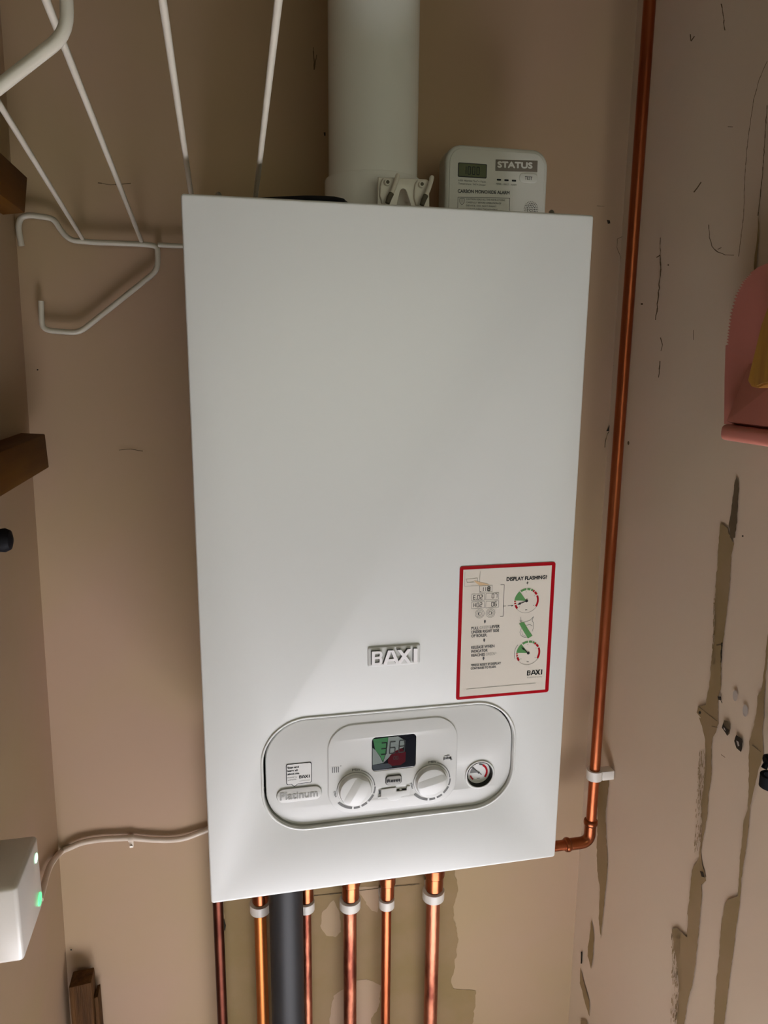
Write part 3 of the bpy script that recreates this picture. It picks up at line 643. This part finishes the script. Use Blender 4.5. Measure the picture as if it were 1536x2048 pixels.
tb = plate('test_button', rrect(.3893, .4132, 1.7778, 1.7886, .0053), [], AF-.0008, .0012, .0005, M['alarm'], al)
d = Draw(FR(AF-.0008)); d.text('TEST', .3962, 1.7812, .0095, .0036, M['dgrey'], .0002, bold=.0001); d.done('button_lettering', tb)
d = Draw(FR(AF))
for x, t in ((.3614, 'POWER'), (.3710, 'FAULT'), (.3806, 'ALARM')):
    d.poly(rrect(x-.0028+.002, x+.0028+.002, 1.7783, 1.7803, .0008, 3), M['black'], .0003); d.text(t, x-.0012, 1.7737, .0064, .0019, M['dgrey'], .0003)
d.text('LED Alarms "Lo"= Fault', .3125, 1.7752, .0345, .0018, M['dgrey'], .0003); d.text('Temperature  "Hi"= Danger', .3125, 1.7716, .0345, .0018, M['dgrey'], .0003)
d.text('CARBON MONOXIDE ALARM', .3122, 1.7622, .0652, .0036, M['dgrey'], .0003, rot=.02, bold=.00018)
d.line([(.3126, 1.7570), (.3782, 1.7592), (.3782, 1.7150), (.3126, 1.7150)], .0005, M['dgrey'], closed=True)
for k, t in enumerate(('CAUTION: READ ALL THE INSTRUCTIONS', 'CAREFULLY BEFORE OPERATION OF', 'DEVICE. DO NOT PAINT', 'DO NOT OPEN THE HOUSING')): d.text(t, .3230, 1.7545-k*.0037, (.0490, .0445, .0385, .0400)[k], .0019, M['dgrey'], .0003, rot=.02)
sh = [(.3148, 1.7555), (.3177, 1.7562), (.3206, 1.7556), (.3204, 1.7515), (.3177, 1.7485), (.3150, 1.7515)]
d.line(sh, .0005, M['dgrey'], closed=True); d.line([(.3177, 1.7548), (.3177, 1.7508)], .0005, M['dgrey'])
d.done('printed_text', al)
d = Draw(FR(AF)); gc = (.4062, 1.7478)
for r, n, s in ((0, 1, .0007), (.0026, 8, .0006), (.0048, 14, .0007), (.0068, 20, .0006), (.0088, 26, .0005)):
    for k in range(n): a = 2*math.pi*k/n; d.poly(circ(gc[0]+r*math.cos(a), gc[1]+r*math.sin(a), s, 8), M['black'], .0002)
d.done('speaker_grille', al)
# ================================================================== white double hook bracket
HY = .09
hb = thing('hook_bracket', (.22, HY, 1.7), 'small white plastic double tool hook in front of the flue, on top of the boiler', 'hook')
plate('backplate', [(.1932, 1.7488), (.2445, 1.7494), (.2470, 1.7480), (.2492, 1.7000), (.2330, 1.7000), (.2275, 1.7245), (.2232, 1.7362), (.2218, 1.7382), (.2195, 1.7390), (.2175, 1.7380), (.2164, 1.7362), (.2137, 1.7245), (.2085, 1.7000), (.1918, 1.7000)], [], HY, .003, .0008, M['hook'], hb)
for dx in (0, .0362):
    x = .2011+dx
    bm = bmesh.new(); n = 20
    # teardrop lug
    prof = [(x-.0055, 1.7440), (x-.0030, 1.7475), (x+.0040, 1.7478), (x+.0085, 1.7470), (x+.0070, 1.7370), (x+.0030, 1.7280), (x-.0002, 1.7225), (x-.0040, 1.7225), (x-.0068, 1.7300), (x-.0065, 1.7380)]
    plate('lug', prof, [], HY-.0035, .0040, .0012, M['hook'], hb)
    bm.free(); bm = bmesh.new()
    tube(bm, [(x+.0005, HY-.0030, 1.7428), (x+.0005, HY-.0068, 1.7428), (x+.0005, HY-.0074, 1.7428)], [.0034, .0032, .0026], 20); obj('screw_boss', bm, M['hook'], hb)
    bm = bmesh.new(); tube(bm, [(x+.0005, HY-.0072, 1.7428), (x+.0005, HY-.0078, 1.7428)], [.0018, .0018], 16); obj('screw_hole', bm, M['hookdark'], hb)
    bm = bmesh.new(); tube(bm, [(x+.0118, HY-.0010, 1.7500), (x+.0112, HY-.0060, 1.7500), (x+.0095, HY-.0085, 1.7450), (x+.0065, HY-.0105, 1.7370), (x+.0035, HY-.0120, 1.7310)], [.0022, .0023, .0023, .0023, .0022], 14); obj('arm', bm, M['hook'], hb)
    bm = bmesh.new(); tube(bm, [(x+.0035, HY-.0120, 1.7310), (x+.0010, HY-.0130, 1.7265), (x-.0010, HY-.0135, 1.7210)], [.0027, .0027, .0024], 14); obj('arm_tip', bm, M['hookdark'], hb)
# ================================================================== flat black thing lying on the boiler
bm = bmesh.new(); rings = []
a = at(516, 391, 'y', .03).x; b = at(697, 402, 'y', .03).x
prof = [(0, .0), (.04, .10), (.25, .42), (.5, .75), (.72, 1.0), (.82, .97), (.92, .62), (1, .05)]
for t, k in prof:
    x = a+(b-a)*t; r = []; hw = .004+.024*min(1, k*1.4); top = .0115+.0028*k
    for j in range(12):
        an = 2*math.pi*j/12; r.append(bm.verts.new((x, .034+hw*math.cos(an), 1.7000+top/2*(1+math.sin(an)))))
    rings.append(r)
for r0, r1 in zip(rings, rings[1:]):
    for j in range(12): bm.faces.new((r0[j], r0[(j+1) % 12], r1[(j+1) % 12], r1[j]))
bm.faces.new(rings[0][::-1]); bm.faces.new(rings[-1])
tag(obj('rubber_pad', bm, M['rubber']), 'flat black curved pad lying on the boiler top left of the flue', 'pad')
# ================================================================== white wire rack
rk = thing('wire_rack', (-.05, W-.012, 1.704), 'white coated wire hanging rack high in the left corner', 'rack')
RY = W-.012; RZ = at(295, 488, 'y', RY).z
pp = [(43, 492), (36, 452), (42, 434), (60, 430), (108, 437), (122, 462), (140, 480), (175, 484), (295, 489), (315, 493), (316, 540), (158, 666), (84, 660), (82, 602)]
prof3 = fillet([at(x, y, 'y', RY) for x, y in pp], .011, 5)
bm = bmesh.new(); tube(bm, prof3, .0034, 12); obj('end_frame', bm, M['rackw'], rk)
dy = -.235-RY
bm = bmesh.new(); tube(bm, [p+Vector((0, dy, -.1185*dy)) for p in prof3[10:]], .0036, 14); obj('end_frame', bm, M['rackw'], rk)
bm = bmesh.new(); tube(bm, [at(316, 490, 'y', RY), at(362, 492, 'y', RY), (.11, RY, RZ)], .0030, 12); obj('rear_rod', bm, M['rackw'], rk)
nrm = Vector((0, .1185, 1)); p0 = Vector((0, RY, RZ+.003))
for (fx, fy), (nx, ny) in (((165, 476), (0, 210)), ((283, 486), (92, 0)), ((397, 492), (325, 0)), ((500, 498), (557, 0))):
    A0 = at(fx, fy, 'y', RY); A0.z = RZ+.003
    dd = at(nx, ny, 'y', 0)-CAM; t = (p0-CAM).dot(nrm)/dd.dot(nrm); B0 = CAM+dd*t
    e = (B0-A0); B1 = A0+e*((RY+dy-A0.y-.004)/(-1*abs(e.y))*-1*-1 if False else (dy/e.y))
    bm = bmesh.new(); tube(bm, [A0, A0.lerp(B1, .5), B1], .0025, 12); obj('wire', bm, M['rackw'], rk)
# ================================================================== pipes
def clip(parent, x, y, z, r, h=.0135, wd=None):
    bm = bmesh.new(); wd = wd or r+.0055
    # open C ring
    n = 20
    V = []
    for k in range(n+1):
        a = math.radians(-90-150+300*k/n)
        V.append([bm.verts.new((x+rr*math.cos(a), y+rr*math.sin(a), zz)) for rr, zz in ((r+.0003, z-h/2), (wd, z-h/2), (wd, z+h/2), (r+.0003, z+h/2))])
    for a_, b_ in zip(V, V[1:]):
        for k in range(4): bm.faces.new((a_[k], a_[(k+1) % 4], b_[(k+1) % 4], b_[k]))
    bm.faces.new(V[0][::-1]); bm.faces.new(V[-1])
    box(bm, x-.008, x+.008, y+r+.001, W-.0025, z-h/2, z+h/2, .001)
    return obj('pipe_clip', bm, M['clip'], parent)
PY = .281
def dpipe(px, r, m, label, fitting=True, clipz=None, y=PY, cr=None):
    p = at(px, 1815, 'y', y); x = p.x
    t = thing('copper_pipe', (x, y, .30), label, 'pipe', 'copper pipes below the boiler')
    bm = bmesh.new(); vtube(bm, x, y, [(.0, r), (1.019, r)], 28); obj('tube', bm, m, t)
    if clipz is not None:
        z = at(px, clipz, 'y', y-r).z
        clip(t, x, y, z, r, .0140, cr)
        if fitting:
            bm = bmesh.new(); vtube(bm, x+.0008, y-.0015, [(z+.0105, r+.0012), (z+.0120, r+.0030), (z+.034, r+.0030), (z+.036, r+.0050), (z+.050, r+.0050), (z+.052, r+.0012)], 28); obj('pipe_fitting', bm, M['fit'], t)
    return t
dpipe(436, .0076, M['cudark'], 'dark tarnished copper pipe at the far left under the boiler')
dpipe(520, .0092, M['cuor'], 'bright orange copper pipe just left of the thick grey pipe', clipz=1822, cr=.0150, fitting=True)
dpipe(612, .0078, M['cu2'], 'thin copper pipe with dark streaks half hidden by the thick grey pipe', clipz=1818, cr=.0130)
dpipe(700, .0102, M['cu2'], 'mottled copper pipe in the middle of the row under the boiler', clipz=1816, cr=.0162)
dpipe(773, .0076, M['cu'], 'slim reddish copper pipe second from the right under the boiler', clipz=1812, cr=.0122)
dpipe(866, .0110, M['cu2'], 'thickest copper pipe at the right end of the row under the boiler', clipz=1798, cr=.0172)
y = .232; x = at(574, 1900, 'y', y).x
bm = bmesh.new(); vtube(bm, x, y, [(0, .0242), (1.019, .0242)], 48)
tag(obj('waste_pipe', bm, M['waste']), 'thick dark grey plastic pipe among the copper pipes under the boiler', 'pipe')
# tall pipe at the right
RX = .5620; RYY = .229
t = thing('copper_pipe', (RX, RYY, .85), 'tall copper pipe running up the right-hand corner beside the boiler', 'pipe')
bm = bmesh.new(); tube(bm, [(RX, RYY, .868), (RX, RYY-.001, 1.3), (RX+.001, RYY, 1.7), (RX+.0005, RYY, 2.349)], .0078, 28); obj('tube', bm, M['cu'], t)
ze = .8370
bend = fillet([(RX-.0005, RYY, .872), (RX-.0005, RYY, ze), (RX-.042, RYY, ze)], .024, 8)
bm = bmesh.new(); tube(bm, bend, .0089, 24)
for p, q in (((RX-.0005, RYY, .876), (RX-.0005, RYY, .866)), ((RX-.0415, RYY, ze), (RX-.033, RYY, ze))):
    P, Q = Vector(p), Vector(q); tube(bm, [P, P.lerp(Q, .15), P.lerp(Q, .5), P.lerp(Q, .85), Q], [.0086, .0103, .0110, .0103, .0088], 24)
obj('elbow', bm, M['fit'], t)
bm = bmesh.new(); tube(bm, [(RX-.040, RYY, ze), (.30, RYY, ze+.001)], .0078, 24); tube(bm, [(.30, RYY, ze), (.30, RYY, 1.019)], .0078, 24); obj('tube', bm, M['cu'], t)
zc = at(1187, 1548, 'y', RYY).z
bm = bmesh.new(); n = 20; V = []
for k in range(n+1):
    a = math.radians(30+300*k/n); V.append([bm.verts.new((RX+rr*math.cos(a), RYY+rr*math.sin(a), zz)) for rr, zz in ((.0081, zc-.0075), (.0118, zc-.0075), (.0118, zc+.0075), (.0081, zc+.0075))])
for a_, b_ in zip(V, V[1:]):
    for k in range(4): bm.faces.new((a_[k], a_[(k+1) % 4], b_[(k+1) % 4], b_[k]))
bm.faces.new(V[0][::-1]); bm.faces.new(V[-1])
box(bm, RX+.0085, XR-.002, RYY-.010, RYY+.006, zc-.0070, zc+.0075, .001)
obj('pipe_clip', bm, M['clip'], t)
# ================================================================== cable on the wall
cb = thing('wall_cable', at(262, 1675, 'y', W), 'cream cable clipped along the back wall from the receiver to the boiler', 'cable')
pts = [at(80, 1800, 'x', -.2125), at(87, 1774, 'x', -.2135), at(94, 1748, 'x', -.2150), at(104, 1725, 'x', -.2160)]
pts += [at(x, y, 'y', W-.0065) for x, y in ((122, 1704), (140, 1695), (165, 1685), (200, 1679), (232, 1677), (262, 1676), (300, 1679), (335, 1680), (365, 1677), (395, 1667), (425, 1652))]+[Vector((.02, .29, .93)), Vector((.05, .25, 1.017))]
sm = []
pts = [Vector(p) for p in pts]
for i in range(len(pts)-1):
    p0_, p1, p2, p3 = pts[max(i-1, 0)], pts[i], pts[i+1], pts[min(i+2, len(pts)-1)]
    for k in range(5):
        s = k/5; sm.append(.5*((2*p1)+(p2-p0_)*s+(2*p0_-5*p1+4*p2-p3)*s*s+(3*p1-p0_-3*p2+p3)*s**3))
bm = bmesh.new(); tube(bm, sm, .0041, 14); obj('sheath', bm, M['cable'], cb)
p = at(262, 1676, 'y', W-.0065); bm = bmesh.new(); tube(bm, [(p.x-.0035, p.y, p.z), (p.x+.0035, p.y, p.z)], .0054, 16); box(bm, p.x-.003, p.x+.003, W-.008, W-.002, p.z-.015, p.z, .0008); tube(bm, [(p.x, W-.0078, p.z-.0115), (p.x, W-.0105, p.z-.0115)], .0018, 10, mi=1)
obj('cable_clip', bm, [M['cable'], M['steel']], cb)
# ================================================================== receiver box on the left wall
XB = -.163
q = {k: at(x, y, 'x', XB) for k, (x, y) in dict(brt=(72, 1676), frt=(33, 1775), frb=(49, 1921)).items()}
yb, yf, zt, zb = q['brt'].y+.006, q['frt'].y, (q['brt'].z+q['frt'].z)/2, q['frb'].z
rc = thing('receiver_box', (-.19, (yb+yf)/2, zb), 'white box with two green lights on the left wall', 'receiver box')
bm = bmesh.new(); box(bm, xl(1.1)+.001, XB, yf, yb, zb, zt, .004, 3); obj('housing', bm, M['box'], rc)
for (px, py), r, m, ring in (((72, 1716), .0055, M['ledw'], False), ((79, 1798), .0064, M['led'], True)):
    p = at(px, py, 'x', XB); bm = bmesh.new(); n = 24
    if ring:
        a = [bm.verts.new((XB+.0008, p.y+r*math.cos(k*2*math.pi/n), p.z+r*math.sin(k*2*math.pi/n))) for k in range(n)]; b = [bm.verts.new((XB+.0008, p.y+r*.45*math.cos(k*2*math.pi/n), p.z+r*.45*math.sin(k*2*math.pi/n))) for k in range(n)]
        for k in range(n): bm.faces.new((a[k], a[(k+1) % n], b[(k+1) % n], b[k]))
        g_ = bmesh.ops.extrude_face_region(bm, geom=list(bm.faces))
        for v in g_['geom']:
            if isinstance(v, bmesh.types.BMVert): v.co.x -= .002
    else:
        tube(bm, [(XB-.001, p.y, p.z), (XB+.0006, p.y, p.z), (XB+.0010, p.y, p.z)], [r*.85, r*.85, r*.6], 20)
    obj('status_light', bm, m, rc)
# ================================================================== shelf battens on the left wall
XS = -.183
def batten(c, label):
    """c = pixels of the right face: back-top, back-bottom"""
    bt, bb = at(*c[0], 'x', XS), at(*c[1], 'x', XS)
    zt, zb = bt.z, bb.z; bm = bmesh.new(); y0 = -.34; x0 = xl(zt)-.004
    hull(bm, [(x0, y0, zb), (XS, y0, zb), (XS, bb.y, zb), (x0, bb.y+.02, zb), (x0, y0, zt), (XS, y0, zt), (XS, bt.y, zt), (x0, bt.y+.02, zt)], .0012)
    return tag(obj('shelf_batten', bm, M['oak']), label, 'batten')
batten(((55, 355), (50, 426)), 'dark brown wooden shelf batten on the left wall, the upper one beside the wire rack')
batten(((90, 868), (98, 935)), 'brown wooden shelf batten on the left wall, the lower one')
# black knob on left wall
p = at(-6, 1081, 'x', xl(1.38)+.012); bm = bmesh.new(); X = xl(p.z)
tube(bm, [(X-.002, p.y, p.z), (X+.006, p.y, p.z), (X+.008, p.y, p.z), (X+.020, p.y, p.z), (X+.025, p.y, p.z), (X+.027, p.y, p.z)], [.006, .006, .011, .0125, .010, .004], 28)
tag(obj('round_peg', bm, M['rubber']), 'round black peg on the left wall below the lower batten', 'peg')
# ================================================================== timber offcuts at the bottom left
a, b = at(137, 1976, 'y', .272), at(183, 1976, 'y', .272); bm = bmesh.new()
hull(bm, [(a.x, .272, 0), (b.x, .272, 0), (b.x, .300, 0), (a.x, .300, 0), (a.x, .272, a.z), (b.x, .272, a.z+.003), (b.x, .300, a.z+.004), (a.x+.001, .300, a.z+.002)], .0015)
tag(obj('timber_post', bm, M['post']), 'rough brown timber post standing against the back wall at bottom left', 'post')
c = at(197, 1990, 'y', .285); bm = bmesh.new(); hull(bm, [(b.x+.0005, .280, 0), (c.x, .280, 0), (c.x, .304, 0), (b.x+.0005, .304, 0), (b.x+.0005, .280, c.z), (c.x, .280, c.z+.002), (c.x, .304, c.z+.002), (b.x+.0005, .304, c.z)], .001)
tag(obj('timber_strip', bm, M['post']), 'thin timber strip standing right beside the rough timber post', 'timber strip')
# ================================================================== pink dustpan and brush on the right wall
PXX = .560
dp = thing('dustpan', at(1490, 700, 'x', XR-.004), 'pink plastic dustpan with serrated edge hanging on the right wall', 'dustpan')
def yz(px, py, x=PXX): p = at(px, py, 'x', x); return (p.y, p.z)
left = [(1448, 848), (1449, 760), (1451, 692)]
ser = []
S0 = [(1452, 690), (1455, 660), (1460, 625), (1470, 590), (1484, 563), (1500, 546)]
for (x0, y0), (x1, y1) in zip(S0, S0[1:]):
    n = 5
    for k in range(n):
        f = k/n; ser += [(x0+(x1-x0)*f, y0+(y1-y0)*f), (x0+(x1-x0)*(f+.1)+5.0, y0+(y1-y0)*(f+.1)+1.5)]
O = [yz(*p) for p in left+ser+[(1500, 546), (1517, 534), (1536, 526)]]
yr = O[-1][0]; ytop = O[-1][1]
O += [(yr-.02, ytop+.006), (yr-.05, ytop+.008), (yr-.09, ytop+.002), (yr-.115, ytop-.02), (yr-.128, ytop-.06), (yr-.13, O[0][1])]
bm = bmesh.new(); v0 = [bm.verts.new((PXX, a, b)) for a, b in O]; v1 = [bm.verts.new((PXX+.003, a, b)) for a, b in O]
bm.faces.new(v0); bm.faces.new(v1[::-1])
for k in range(len(O)): bm.faces.new((v0[k], v0[(k+1) % len(O)], v1[(k+1) % len(O)], v1[k]))
obj('pan', bm, M['pink'], dp)
b0 = yz(1450, 846, PXX-.018); b1 = yz(1536, 856); tp = yz(1500, 728)
bm = bmesh.new()   # sloping scoop floor rising from the lip towards the wall
V = [bm.verts.new(p) for p in ((PXX-.018, b0[0]-.002, b0[1]+.002), (PXX-.0005, tp[0], tp[1]), (PXX-.0005, tp[0]-.10, tp[1]+.02), (PXX-.018, b0[0]-.130, b0[1]+.002),
                               (PXX+.001, b0[0]-.002, b0[1]-.004), (PXX+.002, tp[0], tp[1]), (PXX+.002, tp[0]-.10, tp[1]+.02), (PXX+.001, b0[0]-.130, b0[1]-.004))]
for f in ((0, 1, 2, 3), (4, 7, 6, 5), (0, 4, 5, 1), (1, 5, 6, 2), (2, 6, 7, 3), (3, 7, 4, 0)): bm.faces.new([V[i] for i in f])
obj('scoop', bm, M['pink'], dp)
l0 = at(1444, 846, 'x', PXX-.018); l1 = at(1444, 880, 'x', PXX-.018); bm = bmesh.new()
box(bm, PXX-.020, PXX+.008, l0.y-.135, l0.y+.001, l1.z, l0.z-.001, .0055, 4); obj('lip', bm, M['pink'], dp)
bm = bmesh.new(); box(bm, PXX+.0028, XR-.0005, yr-.075, yr-.055, ytop-.03, ytop-.01, .001); obj('hanger', bm, M['pink'], dp)
bh = [at(x, y, 'x', .524) for x, y in ((1536, 606), (1520, 650), (1508, 700), (1497, 745), (1493, 762), (1500, 773), (1512, 776), (1525, 770), (1536, 768))]
O = [(p.y, p.z) for p in bh]; O += [(O[-1][0]-.05, O[-1][1]+.004), (O[-1][0]-.055, O[-1][1]+.06), (O[0][0]-.02, O[0][1]+.03)]
bm = bmesh.new(); v0 = [bm.verts.new((.524, a, b)) for a, b in O]; v1 = [bm.verts.new((.549, a, b)) for a, b in O]
bm.faces.new(v0); bm.faces.new(v1[::-1])
for k in range(len(O)): bm.faces.new((v0[k], v0[(k+1) % len(O)], v1[(k+1) % len(O)], v1[k]))
bmesh.ops.recalc_face_normals(bm, faces=bm.faces)
bmesh.ops.bevel(bm, geom=[e for e in bm.edges if all(abs(v.co.x-.524) < 1e-5 for v in e.verts)], offset=.002, segments=2, affect='EDGES')
tag(obj('wooden_brush', bm, M['ochre']), 'ochre wooden brush head held in front of the pink dustpan', 'brush')
# ================================================================== black hook ring on the right wall
c = at(1541, 1562, 'x', XR-.018)
hk = thing('wall_hook', (XR-.018, c.y, c.z), 'black metal ring hook on the right wall at the photo edge', 'hook')
bm = bmesh.new(); ro, ri, hw = .0105, .0068, .0065; n = 28; V = []
for k in range(n):
    a = 2*math.pi*k/n; V.append([bm.verts.new((XR-.018+rr*math.cos(a), c.y+rr*math.sin(a), c.z+zz)) for rr, zz in ((ri, -hw), (ro, -hw), (ro, hw), (ri, hw))])
for k in range(n):
    a_, b_ = V[k], V[(k+1) % n]
    for j in range(4): bm.faces.new((a_[j], a_[(j+1) % 4], b_[(j+1) % 4], b_[j]))
obj('ring', bm, M['rubber'], hk)
c2 = at(1540, 1520, 'x', XR-.01); bm = bmesh.new()
tube(bm, [(XR-.002, c2.y, c2.z), (XR-.014, c2.y, c2.z), (XR-.016, c2.y, c2.z)], [.0065, .0065, .004], 18); tube(bm, [(XR-.012, c2.y, c2.z), (XR-.018, c2.y-.002, c.z+.008)], .003, 12)
obj('bolt', bm, M['rubber'], hk)
